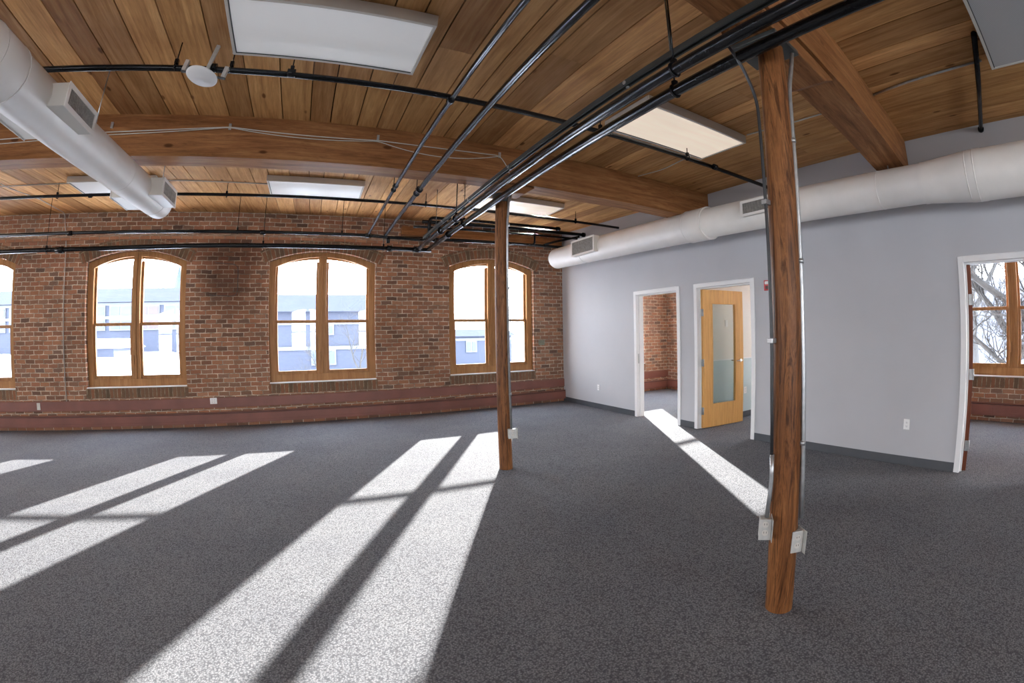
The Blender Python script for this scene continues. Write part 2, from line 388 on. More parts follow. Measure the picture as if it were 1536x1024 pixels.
def make_window(n, loc, rz=0., hw=HW):
    root = empty('window_%d' % n, loc, rz); tag(root, kind='structure')
    Y0, Y1 = .10, .22
    f = MB(); ring(f, hw - .003, ZS + .01, ZP - .01, ZC - .006, .115, .13, .085, Y0, Y1)
    f.build('window_frame', M['winwood'], root, .004)
    m = MB(); m.box(-.078, .078, Y0 - .012, Y1, ZS + .14, ZC - .08); m.box(-.012, .012, Y0 - .03, Y0 - .012, ZS + .14, ZC - .03)
    m.build('mullion', M['winwood'], root, .004)
    for sx in (-1, 1):
        x0, x1 = (.078, hw - .118) if sx > 0 else (-hw + .118, -.078)
        lo = MB(); zr = 1.80; y0, y1 = .125, .165
        lo.box(x0, x0 + .045, y0, y1, ZS + .14, zr - .03); lo.box(x1 - .045, x1, y0, y1, ZS + .14, zr - .03)
        lo.box(x0 + .045, x1 - .045, y0, y1, ZS + .14, ZS + .20); lo.box(x0, x1, y0 - .01, y1, zr - .03, zr + .015)
        s = lo.build('lower_sash', M['winwood'], root, .003)
        g = MB(); g.box(x0 + .045, x1 - .045, .143, .147, ZS + .20, zr - .03); g.build('glass_pane', M['glass'], s)
        up = MB(); y0, y1 = .168, .205
        up.box(x0, x0 + .04, y0, y1, zr, ZP + .02); up.box(x1 - .04, x1, y0, y1, zr, ZP + .02 if sx < 0 else ZP - .05)
        k = 8
        for i in range(k):
            a, b = x0 + (x1 - x0) * i / k, x0 + (x1 - x0) * (i + 1) / k
            za, zb = zarch(a, hw) - .085, zarch(b, hw) - .085
            up.hexa([(a, y0, za - .04), (b, y0, zb - .04), (a, y1, za - .04), (b, y1, zb - .04), (a, y0, za + .01), (b, y0, zb + .01), (a, y1, za + .01), (b, y1, zb + .01)])
        up.box(x0, x1, y0, y1, zr - .02, zr + .025)
        s = up.build('upper_sash', M['winwood'], root, .003)
        g = MB(); pts = [(x0 + .04 + (x1 - x0 - .08) * i / k) for i in range(k + 1)]
        for a, b in zip(pts, pts[1:]):
            za, zb = zarch(a, hw) - .12, zarch(b, hw) - .12
            for y in (.185, .189): g.face([(a, y, zr + .02), (b, y, zr + .02), (b, y, zb), (a, y, za)])
        g.build('glass_pane', M['glass'], s)
    s = MB(); s.box(-hw + .002, hw - .002, -.012, Y0 + .002, ZS - .004, ZS + .013); s.build('sill', M['white'], root, .003)
    lk = MB(); lk.box(-.06, -.035, Y0 - .03, Y0, 1.10, 1.26); lk.build('sash_latch', M['winwood'], root, .003)
    return root

# ---------------------------------------------------------------- shell
fb = MB(); fb.box(LX - .5, EX + .45, BY - .3, D + .45, -.12, 0); fl = fb.build('floor', M['carpet']); tag(fl, kind='structure')
front_c = [-10.4, -7.03, -3.468, .085, 3.485, 6.52]
wf = brick_wall('wall_front', LX - .42, EX + WT, 3.80, front_c, (0, D, 0), 0)
mb = MB(); mb.box(5.3, 7.9, WT + .001, WT + .10, 2.80, 3.3); mb.build('added_sun_blocker', M['snow'], wf, .005)  # unseen slab added outside the office window to cut the sun strip short
end_c = [-.59, -3.62, -7.0]      # local x = -world y
we = brick_wall('wall_end', -D, 3.0, 3.80, end_c, (EX, 0, 0), R(-90))
n = 1
for c in front_c[1:]: make_window(n, (c, D, 0), 0., HWS.get(c, HW)); n += 1
make_window(n, (front_c[0], D, 0)); n += 1
for c in end_c: make_window(n, (EX, -c, 0), R(-90)); n += 1
back_fill_c = [-7.5, -4.0, -.5, 3.0]  # windows behind the camera, invented to let in fill light
wb = brick_wall('wall_back', -EX, -LX + .42, 3.80, [-c for c in back_fill_c], (0, BY, 0), R(180))
for c in back_fill_c: make_window(n, (c, BY, 0), R(180)); n += 1
left_fill_c = [-4.0, -.5, 3.0, 6.4]  # unseen far-left windows, likewise added for extra sky fill
wl = brick_wall('wall_left', BY, D, 3.80, left_fill_c, (LX, 0, 0), R(90))
for c in left_fill_c: make_window(n, (LX, c, 0), R(90)); n += 1
# plank ceiling
pb = MB(); x = LX; pk = MB()
seams = [-2.08, -.784, -.247]
while x < EX + .02:
    w = random.choice([.2, .24, .27, .29, .31]); x1 = min(x + w, EX + .02)
    if EX - x1 < .08: x1 = EX + .02
    for (ya, yb) in ((BY, random.uniform(-3.5, -1.5)), (None, random.uniform(1.3, 3.4) if random.random() < .35 else 4.5), (None, 4.5), (None, D - .002)):
        if ya is None: ya = last
        if yb <= ya + .01: continue
        last = yb
        pb.cur = random.random(); dz = random.uniform(0, .004); g = .005
        za, zb = cz(ya + .001) + dz, cz(yb) + dz
        pb.hexa([(x + g, ya + .002, za), (x1 - g, ya + .002, za), (x + g, yb, zb), (x1 - g, yb, zb), (x + g, ya + .002, za + .05), (x1 - g, ya + .002, za + .05), (x + g, yb, zb + .05), (x1 - g, yb, zb + .05)])
    x = x1
pb.cur = .0
fm = len(pb.f)
pb.box(LX - .4, EX + .4, BY - .4, 4.5, 3.63, 3.70); pb.hexa([(LX - .4, 4.5, 3.63), (EX + .4, 4.5, 3.63), (LX - .4, D + .4, 3.80), (EX + .4, D + .4, 3.80), (LX - .4, 4.5, 3.70), (EX + .4, 4.5, 3.70), (LX - .4, D + .4, 3.90), (EX + .4, D + .4, 3.90)])
for i in range(fm, len(pb.f)): pb.mi[i] = 1
ce = pb.build('ceiling', [M['plank'], M['gapdark']], weld=False); tag(ce, kind='structure')
# grey office wall with three door openings
doors = [(5.083, 6.224), (3.637, 4.773), (-.21, .926)]; DH = 2.217; CW = .062; T = .13
def greywall():
    mb = MB(); ys = sorted(doors); y = BY
    ops = [(a + CW - .01, b - CW + .01) for a, b in ys]
    def seg(ya, yb, z0, z1b=None):
        zt0, zt1 = cz(ya) + .03, cz(yb) + .03
        mb.hexa([(RX, ya, z0), (RX + T, ya, z0), (RX, yb, z0), (RX + T, yb, z0), (RX, ya, zt0), (RX + T, ya, zt0), (RX, yb, zt1), (RX + T, yb, zt1)])
    for a, b in ops:
        seg(y, a, 0); seg(a, b, DH - CW + .01); y = b
    seg(y, D, 0)
    o = mb.build('wall_right', M['greywall']); tag(o, kind='structure')
greywall()
bb = MB(); y = -4.0
for a, b in sorted(doors) + [(D - .0, D)]:
    if a - y > .02: bb.box(RX - .008, RX, y, a, 0, .1)
    y = b
tag(bb.build('baseboard_right', M['vinyl'], bevel=.002), kind='structure')
# office partitions
def partition(name, y0, y1, fb_):
    mb = MB(); mb.box(RX + T, EX, y0, y1, 0, 3.64); o = mb.build(name, M['cream']); tag(o, kind='structure'); return o
p1 = partition('wall_partition', 4.80, 4.92, 1)
lp = MB(); lp.box(RX + T, EX, 4.792, 4.80, .1, 1.02); lp.build('painted_dado', M['aqua'], p1)
lp = MB(); lp.box(RX + T, EX, 4.786, 4.80, 1.02, 1.035); lp.build('dado_line', M['white'], p1)
p2 = partition('wall_divider', 2.38, 2.50, 1)
b2 = MB(); b2.box(RX + T, EX, 4.78, 4.80, 0, .1); tag(b2.build('baseboard_office', M['vinyl']), kind='structure')
# door frames
def casing(n, a, b):
    root = empty('door_%d' % n, (RX, (a + b) / 2, 0)); tag(root, kind='structure'); w = (b - a) / 2
    mb = MB()
    for s in (-1, 1):
        y0, y1 = sorted((s * w, s * (w - CW)))
        mb.box(-.014, T + .014, y0, y1, 0, DH); 
        y0, y1 = sorted((s * (w - CW), s * (w - CW - .018))); mb.box(.05, T + .014, y0, y1, 0, DH - CW)
    mb.box(-.014, T + .014, -w + CW, w - CW, DH - CW, DH); mb.box(.05, T + .014, -w + CW + .018, w - CW - .018, DH - CW - .018, DH - CW)
    mb.build('door_casing', M['white'], root, .004); return root, w
d1, w = casing(1, *doors[0])
st = MB(); st.box(.02, .045, w - CW - .0045, w - CW - .001, .95, 1.12); st.build('strike_plate', M['galv'], d1)
st = MB()
d2, w = casing(2, *doors[1])
def leaf(root, hy, ang, mat, glass, LW=.99):
    """door leaf hinged on the far jamb; local: x along leaf, y thickness"""
    t = .044; h0, h1 = .012, DH - CW - .022
    mb = MB()
    if glass:
        gx0, gx1, gz0, gz1 = .19, LW - .17, .36, 1.93
        mb.box(.003, gx0, -t, 0, h0, h1); mb.box(gx1, LW, -t, 0, h0, h1); mb.box(gx0, gx1, -t, 0, h0, gz0); mb.box(gx0, gx1, -t, 0, gz1, h1)
    else: mb.box(.003, LW, -t, 0, h0, h1)
    o = mb.build('door_leaf', mat, root, .002)
    o.location = (.055, hy, 0); o.rotation_euler = (0, 0, ang)
    if glass:
        g = MB(); g.box(gx0, gx1, -t / 2 - .003, -t / 2 + .003, gz0, gz1); g.build('door_glass', M['doorglass'], o)
        b = MB()
        for (a, c, d_, f) in ((gx0, gx0 + .012, gz0, gz1), (gx1 - .012, gx1, gz0, gz1), (gx0 + .012, gx1 - .012, gz0, gz0 + .012), (gx0 + .012, gx1 - .012, gz1 - .012, gz1)):
            b.box(a, c, -t - .003, .003, d_, f)
        b.build('glazing_bead', mat, o, .001)
    for sy in (-1, 1):
        yb = 0 if sy > 0 else -t
        h = MB(); h.tube([(LW - .07, yb, 1.02), (LW - .07, yb + sy * .012, 1.02)], .028, 20); h.tube([(LW - .07, yb + sy * .012, 1.02), (LW - .07, yb + sy * .05, 1.02)], .009)
        h.tube(bend([(LW - .07, yb + sy * .045, 1.02), (LW - .13, yb + sy * .048, 1.02), (LW - .19, yb + sy * .045, 1.02)], .02), .009)
        h.build('door_handle', M['chrome'], o)
    for z in (.28, 1.02, 1.78):
        h = MB(); h.tube([(0, -t - .006, z - .055), (0, -t - .006, z + .055)], .009); h.box(-.002, .003, -t + .001, -.004, z - .055, z + .055)
        h.box(-.03, 0, -t - .004, -t + .001, z - .055, z + .055); h.build('door_hinge', M['galv'], o)
    return o
w2 = (doors[1][1] - doors[1][0]) / 2; leaf(d2, w2 - CW - .02, R(-7), M['doorwood'], True, .88)
d3, w3 = casing(3, *doors[2]); leaf(d3, w3 - CW - .02, R(18), M['darkdoor'], False)

# ---------------------------------------------------------------- timber frame
def beam(name, label, loc, rz, x0, x1, y0, y1, z0, ztop, extra=None):
    t = thing(name, label, 'beam', loc, rz)
    mb = MB(); N = 24; xs = [x0 + (x1 - x0) * i / N for i in range(N + 1)]
    rr = random.Random(5); jit = [rr.uniform(-.006, .006) for _ in xs]
    for i in range(N):
        a, b = xs[i], xs[i + 1]; ja, jb = jit[i], jit[i + 1]
        mb.hexa([(a, y0 + ja, z0 + ja), (b, y0 + jb, z0 + jb), (a, y1, z0 + ja), (b, y1, z0 + jb), (a, y0 + ja, ztop), (b, y0 + jb, ztop), (a, y1, ztop), (b, y1, ztop)])
    # drop the hidden inner end faces
    keep = [i for i, f in enumerate(mb.f) if not (abs(mb.v[f[0]][0] - mb.v[f[1]][0]) < 1e-6 and abs(mb.v[f[1]][0] - mb.v[f[2]][0]) < 1e-6 and x0 + 1e-3 < mb.v[f[0]][0] < x1 - 1e-3)]
    for nme in ('f', 'uv', 'mi', 'sm', 'tint'): setattr(mb, nme, [getattr(mb, nme)[i] for i in keep])
    mb.build('timber', M['beam'], t)
    return t
b1 = beam('ceiling_beam', 'long brown timber beam crossing the whole ceiling in front of the brick window wall, carrying cables', (0, 4.535, 0), 0, LX, RX, -.135, .135, 3.15, cz(4.535) + .01)
mb = MB(); mb.hexa([(1.80, -.09, 3.06), (2.15, -.09, 3.06), (1.80, .15, 3.06), (2.15, .15, 3.06), (1.70, -.09, 3.15), (2.28, -.09, 3.15), (1.70, .15, 3.15), (2.28, .15, 3.15)])
mb.build('bolster', M['beam'], b1, .01)
b2_ = beam('ceiling_beam', 'thick dark timber beam running from the near round post to the grey wall', (1.98, 1.17, 0), R(6.0), -14., 3.14, -.15, .15, 3.15, 3.565)
mb = MB(); mb.hexa([(-.22, -.13, 3.05), (.55, -.13, 3.05), (-.22, .14, 3.05), (.55, .14, 3.05), (-.25, -.13, 3.15), (.75, -.13, 3.15), (-.25, .14, 3.15), (.75, .14, 3.15)])
mb.build('bolster', M['beam'], b2_, .01)
mb = MB(); mb.box(-.14, .14, -.135, .145, 3.02, 3.05); mb.build('iron_cap_plate', M['dgrey'], b2_, .004)
def column(label, x, y, r, ztop, seed, bow=0.):
    t = thing('wooden_post', label, 'post', (x, y, 0)); rr = random.Random(seed)
    mb = MB(); N = 40; seg = 28; rings = []
    ph = [rr.uniform(0, 6.28) for _ in range(4)]
    for i in range(N + 1):
        z = ztop * i / N; f = 1 + .012 * math.sin(z * 3 + ph[0]) - .03 * (z / ztop)
        bw = bow * math.sin(math.pi * min(1, z / 3.1))
        ox, oy = .006 * math.sin(z * 1.3 + ph[1]) - .5 * bw, .006 * math.sin(z * 1.1 + ph[2]) + .866 * bw
        rings.append([(ox + r * f * (1 + .012 * math.sin(3 * a + z + ph[3]) + rr.uniform(-.003, .003)) * math.cos(a), oy + r * f * (1 + .012 * math.sin(3 * a + z + ph[3])) * math.sin(a), z) for a in [2 * math.pi * k / seg for k in range(seg)]])
    for i in range(N):
        for k in range(seg):
            q = (k + 1) % seg; mb.face([rings[i][k], rings[i][q], rings[i + 1][q], rings[i + 1][k]], None, 0, True)
    mb.build('trunk', M['column'], t); return t
c1x, c1y, c2x, c2y = 1.98, 1.145, 1.945, 4.61
column('near round brown timber post on the carpet, with steel conduits and two outlet boxes', c1x, c1y, .075, 3.02, 3, .056)
c2 = column('slim round timber post in front of the right brick window, farther away', c2x, c2y, .074, 3.03, 8)
mb = MB(); mb.lathe([(.085, 2.97), (.10, 3.0), (.11, 3.06), (0, 3.06)]); mb.build('iron_cap', M['dgrey'], c2)

# ---------------------------------------------------------------- conduits and boxes on the posts
def jbox(root, x, y, z, rz, name='outlet_box', w=.062, h=.115, d=.06):
    c, s = math.cos(rz), math.sin(rz)
    def T_(o): o.location = (x, y, z); o.rotation_euler = (0, 0, rz); return o
    mb = MB(); mb.box(-w / 2, w / 2, -d / 2, d / 2, 0, h); o = T_(mb.build(name, M['steelbox'], root, .004))
    mb = MB(); mb.box(-w / 2 - .003, w / 2 + .003, -d / 2 - .006, -d / 2, -.003, h + .003); mb.build('cover_plate', M['steelbox'], o, .002)
    mb = MB()
    for zz in (.03, .075): mb.tube([(0, -d / 2 - .006, zz + .008), (0, -d / 2 - .0085, zz + .008)], .016, 16)
    build_pieces(mb, 'socket', M['housing'], o)
    mb = MB()
    for zz in (.03, .075):
        for dx in (-.006, .006): mb.box(dx - .0012, dx + .0012, -d / 2 - .0095, -d / 2 - .0085, zz + .006, zz + .016)
    build_pieces(mb, 'socket_slot', M['slot'], o)
    mb = MB(); mb.box(w / 2 + .004, w / 2 + .007, -d / 2 - .035, d / 2, -.005, h + .008); mb.build('flip_cover', M['steelbox'], o, .001)
    return o
# near post, right hand conduit
t = thing('conduit', 'galvanised steel conduit with open outlet box on the right side of the near post', 'conduit', (c1x + .008, c1y - .078, 0))
P = [(.10, -.0, 3.12), (.05, 0, 2.92), (-.005, 0, 2.75), (-.012, 0, 2.5), (-.015, 0, 2.2), (-.016, 0, 1.9), (-.014, 0, 1.5), (-.01, 0, 1.1), (-.005, 0, .8), (.0, 0, .55)]
P = [(.03 + a - .5 * .056 * math.sin(math.pi * min(1, c / 3.1)), b + .866 * .056 * math.sin(math.pi * min(1, c / 3.1)), c) for a, b, c in P]
mb = MB(); mb.tube(bend(P, .08), .0125); mb.build('steel_tube', M['galv'], t)
mb = MB()
for z in (.95, 1.83, 2.45):
    bo = .056 * math.sin(math.pi * z / 3.1); mb.tube([(.015 - .5 * bo, .866 * bo, z - .012), (.015 - .5 * bo, .866 * bo, z + .012)], .017, 14)
build_pieces(mb, 'conduit_strap', M['galv'], t)
jbox(t, -.01, .04, .375, R(-30), w=.058)
t = thing('conduit', 'thin dark conduit with grey outlet box on the left side of the near post', 'conduit', (c1x - .112, c1y + .04, 0))
mb = MB(); mb.tube(bend([(-.16, .06, 3.0), (-.06, .04, 2.86), (-.004, .02, 2.68), (-.006, .034, 2.2), (-.012, .036, 1.7), (-.014, .03, 1.2), (-.004, .016, .66)], .08), .0085); mb.build('dark_tube', M['dcable'], t)
mb = MB(); mb.tube(bend([(-.008, .02, .9), (-.006, .016, .75), (-.018, .022, .57)], .05), .011); mb.build('steel_tube', M['galv'], t)
mb = MB()
for z in (1.45, 2.12): mb.box(-.028, .016, .018, .048, z - .012, z + .012)
build_pieces(mb, 'conduit_strap', M['galv'], t, .003)
jbox(t, -.022, .026, .465, R(-50), w=.056, h=.108)
t = thing('conduit', 'steel conduit with small outlet box on the slim far post', 'conduit', (c2x + .045, c2y - .087, 0))
mb = MB(); mb.tube(bend([(.0, .0, 3.05), (.0, 0, 2.9), (-.012, 0, 2.75), (0, 0, .45)], .06), .0125); mb.build('steel_tube', M['galv'], t)
mb = MB()
for z in (.85, 2.0, 2.7): mb.tube([(0, 0, z - .012), (0, 0, z + .012)], .016, 12)
build_pieces(mb, 'conduit_strap', M['galv'], t)
jbox(t, .0, -.01, .37, R(-12), w=.09, h=.10)
t = tag(MB().tube(bend([(2.005, 4.50, 1.60), (2.035, 4.50, 1.575), (2.06, 4.49, 1.60)], .02) , .004, 8).build('wire_hook', M['dcable']), 'small bent dark wire hook sticking out of the slim far post', 'hook')
mb = MB(); mb.tube([(2.0, 4.50, 1.60), (2.0, 4.50, 1.66), (2.08, 4.48, 1.76)], .0035, 8); mb.build('wire_prong', M['dcable'], t)

# ---------------------------------------------------------------- ceiling light fixtures
def fixture(label, x, y, z, lens='lens', L=1.36, W=.66, zc=None, lit=False):
    t = thing('ceiling_light', label, 'ceiling light', (x, y, z), 0, 'rectangular surface-mounted ceiling lights')
    zt = (zc or cz(y)) - z - .004; h = min(zt, .10)
    mb = MB(); o = .022
    mb.box(-L / 2, L / 2, -W / 2, -W / 2 + o, 0, h); mb.box(-L / 2, L / 2, W / 2 - o, W / 2, 0, h)
    mb.box(-L / 2, -L / 2 + o, -W / 2 + o, W / 2 - o, 0, h); mb.box(L / 2 - o, L / 2, -W / 2 + o, W / 2 - o, 0, h)
    mb.box(-L / 2 + o, L / 2 - o, -W / 2 + o, W / 2 - o, h - .01, h)
    mb.build('housing', M['housing'], t, .003)
    mb = MB(); mb.box(-L / 2 + o + .001, L / 2 - o - .001, -W / 2 + o + .001, W / 2 - o - .001, .008, .014); mb.build('lens_panel', M[lens], t)
    mb = MB(); d = .008
    for (a, b, c, e) in ((-L / 2 + o, L / 2 - o, W / 2 - o - d, W / 2 - o), (-L / 2 + o, -L / 2 + o + d, -W / 2 + o, W / 2 - o)):
        mb.box(a, b, c, e, .004, .0078)
    build_pieces(mb, 'lens_edge', M['dgrey'], t)
    if h < zt:
        mb = MB()
        for sx in (-.5, .5): mb.box(sx - .02, sx + .02, -.02, .02, h, zt)
        build_pieces(mb, 'mounting_bracket', M['housing'], t)
    return t
fixture('plain white ceiling light near the top of the picture, closest to the white access point', -.127, 2.83, 3.465)
fixture('warm glowing ceiling light between the black pipe bundle and the near beam', 3.135, 3.0, 3.465, 'lit_warm')
fixture('warm glowing ceiling light behind the slim far post', 3.06, 6.57, 3.545, 'lit_warm', zc=3.63)
fixture('plain white ceiling light over the middle brick window, beyond the long beam', -.11, 6.60, 3.545, zc=3.63)
fixture('white ceiling light half hidden behind the end of the left duct', -3.06, 6.70, 3.545, zc=3.63)
fixture('dark grey prismatic ceiling light in the top right corner, beside a black pipe', 3.14, -.19, 3.455, 'prism')

# ---------------------------------------------------------------- round white ducts
def ductpiece(t, pts, r, name='duct_tube', mat='duct'):
    mb = MB(); mb.tube(pts, r, 40, False); return mb.build(name, M[mat], t)
def register(t, cx, cy, cz_, sx, L=.62, h=.2, tilt=0, depth=.12, base=.0):
    """box on the side of a duct: sx = facing -x or +x ; origin on its back face"""
    mb = MB(); d = depth * sx; a, b = sorted((0, d))
    mb.box(a, b, -L / 2, L / 2, -h / 2, h / 2)
    o = mb.build('register_box', M['ductside'], t, .004); o.location = (cx, cy, cz_); o.rotation_euler = (0, tilt, 0)
    fr = MB(); a, b = sorted((d, d + .008 * sx)); w_ = .026
    fr.box(a, b, -L / 2 - .006, L / 2 + .006, h / 2 - w_, h / 2 + .006); fr.box(a, b, -L / 2 - .006, L / 2 + .006, -h / 2 - .006, -h / 2 + w_)
    fr.box(a, b, -L / 2 - .006, -L / 2 + w_, -h / 2 + w_, h / 2 - w_); fr.box(a, b, L / 2 - w_, L / 2 + .006, -h / 2 + w_, h / 2 - w_)
    fr.build('register_frame', M['duct'], o, .002)
    g = MB(); n = int((L - 2 * w_) / .017)
    for i in range(n):
        y = -L / 2 + w_ + (i + .5) * (L - 2 * w_) / n; a, b = sorted((d + .001 * sx, d + .006 * sx)); g.box(a, b, y - .0035, y + .0035, -h / 2 + w_, h / 2 - w_)
    g.build('grille', M['grille'], o)
    g = MB(); a, b = sorted((d, d + .001 * sx)); g.box(a, b, -L / 2 + w_, L / 2 - w_, -h / 2 + w_, h / 2 - w_); g.build('grille_opening', M['slot'], o)
    return o
def band(t, p, r, w=.03):
    mb = MB(); mb.tube([(p[0], p[1] - w / 2, p[2]), (p[0], p[1] + w / 2, p[2])], [r, r], 40, True); return mb.build('seam_band', M['duct'], t)
AX = 4.64
t = thing('air_duct', 'round white duct running along the top of the grey wall', 'air duct', (0, 0, 0))
def axz(y): return 2.87 + (3.04 - 2.87) * max(0, min(1, y / 8.2)) if y > 0 else 2.87
pp = lambda y: (AX, y, axz(y))
# one swept tube: end cap, thin run, wider coupling, run, reducer, fat run
prof = [(8.10, .0), (8.10, .16), (8.085, .19), (8.05, .205), (6.3, .215), (4.32, .215), (4.30, .226), (3.98, .226), (3.96, .20), (1.10, .20), (1.09, .206), (1.05, .206), (.62, .243), (.6, .247), (.48, .247), (.46, .243), (-6.4, .243)]
mb = MB(); mb.tube([pp(y - i * 1e-4) for i, (y, r_) in enumerate(prof)], [r_ + 1e-4 for y, r_ in prof], 44, False)
mb.build('duct_tube', M['duct'], t)
for y, r_ in ((6.95, .2175), (1.55, .2025), (3.97, .2285), (4.31, .2285), (.54, .249), (.62, .2455)): band(t, pp(y), r_, .012)
mb = MB()
for y in (1.45, 4.9): mb.tube([(AX, y, axz(y) + .2), (AX, y, cz(y) + .004)], .005, 8)
build_pieces(mb, 'hanger_rod', M['galv'], t)
register(t, AX - .155, 6.68, axz(6.7) + .03, -1, .72, .28, R(0), .12)
register(t, AX - .15, 2.93, axz(2.9) + .02, -1, .62, .18, R(0), .10)
t = thing('air_duct', 'round white duct hanging from the ceiling at the left, ending in side registers', 'air duct', (0, 0, 0))
BZ = 2.91
def bx(y): return -2.03 + (y - 2.3) * .060
prof = [(5.24, 0), (5.24, .13), (5.22, .148), (5.18, .155), (4.95, .158), (3.9, .165), (2.45, .176), (2.44, .184), (2.20, .186), (2.19, .179), (-6.3, .20)]
mb = MB(); mb.tube([(bx(y), y - i * 1e-4, BZ) for i, (y, r_) in enumerate(prof)], [r_ + 1e-4 for y, r_ in prof], 44, False)
mb.build('duct_tube', M['duct'], t)
for y, r_ in ((2.2, .188), (2.44, .186), (4.15, .1655), (5.0, .1605)): band(t, (bx(y), y, BZ), r_, .010)
for y, L_, h_ in ((2.93, .44, .15), (4.78, .46, .17)):
    register(t, bx(y) + .12, y, BZ + .0, 1, L_, h_, 0, .15); register(t, bx(y) - .12, y, BZ - .02, -1, L_, h_, 0, .15)
mb = MB()
for y in (1.9, 3.6, 5.2): mb.tube([(bx(y), y, BZ + .15), (bx(y), y, 3.57 if y < 4.5 else cz(y) + .004)], .005, 8)
build_pieces(mb, 'hanger_rod', M['galv'], t)

# ---------------------------------------------------------------- pipes
def pipe(name, label, cat, path, r, mat='black', couplings=(), group=None, rad=.07):
    path = [Vector(p) for p in path]; o = path[0]
    mb = MB(); mb.tube([p - o for p in bend(path, rad)], r, 18)
    root = thing(name, label, cat, o, 0, group)
    mb.build('pipe_run', M[mat], root)
    if couplings:
        for c in couplings:     # (point, direction, length)
            p, d, L = Vector(c[0]) - o, Vector(c[1]).normalized(), c[2]
            cm = MB(); cm.tube([p - d * L / 2, p + d * L / 2], r * 1.45, 16); cm.build('coupling', M[mat], root)
    return root
def hanger(root, p, r, ztop, mat='black'):
    """clevis ring and threaded rod up to the ceiling; p in world"""
    q = Vector(p) - root.location
    return q
def rods(root, pts, r, axis='X'):
    for (x, y, z, zt) in pts:
        o = root.location; mb = MB()
        ringp = []
        for k in range(15):
            a = 2 * math.pi * k / 14
            ringp.append((x - o.x + (0 if axis == 'X' else (r + .006) * math.cos(a)), y - o.y + ((r + .006) * math.cos(a) if axis == 'X' else 0), z - o.z + (r + .006) * math.sin(a)))
        mb.tube(ringp, .006, 8, False); mb.tube([(x - o.x, y - o.y, z - o.z + r + .005), (x - o.x, y - o.y, zt - o.z)], .005, 8)
        mb.box(x - o.x - .014, x - o.x + .014, y - o.y - .014, y - o.y + .014, z - o.z + r, z - o.z + r + .035)
        mb.build('pipe_hanger', M['black'], root)
zs1 = 3.36
t = pipe('sprinkler_pipe', 'thin black sprinkler pipe crossing the ceiling past the white access point to the grey wall', 'pipe',
     [(LX + .05, 3.17, zs1), (RX - .002, 3.22, zs1)], .023, couplings=[((-.35, 3.18, zs1), (1, 0, 0), .06), ((-.93, 3.18, zs1), (1, 0, 0), .05), ((3.9, 3.2, zs1), (1, 0, 0), .05)])
rods(t, [(-1.22, 3.18, zs1, 3.56), (-.35, 3.18, zs1, 3.56), (-.8, 3.18, zs1, 3.56), (2.3, 3.19, zs1, 3.56), (3.45, 3.2, zs1, 3.56)], .023)
zs2 = 3.455
t = pipe('sprinkler_pipe', 'thin black sprinkler pipe under the planks beyond the long beam, near the brick wall', 'pipe',
     [(LX + .05, 6.72, zs2), (RX - .002, 6.62, zs2)], .022, couplings=[((-3.5, 6.7, zs2), (1, 0, 0), .05), ((1.3, 6.65, zs2), (1, 0, 0), .05)])
rods(t, [(-4.05, 6.7, zs2, 3.645), (-1.4, 6.69, zs2, 3.645), (1.55, 6.65, zs2, 3.645), (4.2, 6.63, zs2, 3.645)], .022)
pipe('sprinkler_pipe', 'short black pipe from the dark prismatic light to the grey wall, top right', 'pipe', [(3.3, .168, 3.50), (RX - .002, .47, 3.50)], .023, couplings=[((RX - .03, .465, 3.50), (1, .16, 0), .04)])
# two single pipes running towards the windows
t = pipe('steel_pipe', 'leftmost of the glossy black pipes running towards the brick wall, with a coupling halfway', 'pipe',
     [(.775, BY + .1, 3.10), (.775, 7.29, 3.10)], .019, couplings=[((.775, 2.80, 3.10), (0, 1, 0), .05), ((.775, 4.8, 3.10), (0, 1, 0), .03)])
rods(t, [(.775, 4.95, 3.10, 3.58), (.775, .5, 3.10, 3.56)], .019, 'Y')
t = pipe('steel_pipe', 'second glossy black pipe running towards the brick wall, between the first one and the bundle', 'pipe',
     [(1.05, BY + .1, 3.10), (1.05, 7.29, 3.10)], .027, couplings=[((1.05, 4.85, 3.10), (0, 1, 0), .035)])
rods(t, [(1.05, 5.0, 3.10, 3.58), (1.05, .7, 3.10, 3.56)], .027, 'Y')
t = pipe('steel_pipe', 'thick black pipe forming the left half of the pipe bundle beside the posts', 'pipe',
     [(1.625, BY + .1, 2.925), (1.625, 7.45, 2.925)], .036, couplings=[((1.625, 6.0, 2.925), (0, 1, 0), .05)])
rods(t, [(1.625, 1.55, 2.925, 3.56), (1.625, 5.3, 2.925, 3.59)], .036, 'Y')
t = pipe('steel_pipe', 'thick black pipe on the right of the bundle, passing right beside both round posts', 'pipe',
     [(1.795, BY + .1, 2.925), (1.795, 7.45, 2.925)], .036, couplings=[((1.795, 6.2, 2.925), (0, 1, 0), .05)])
rods(t, [(1.795, 1.72, 2.925, 3.56), (1.795, 5.5, 2.925, 3.60)], .036, 'Y')
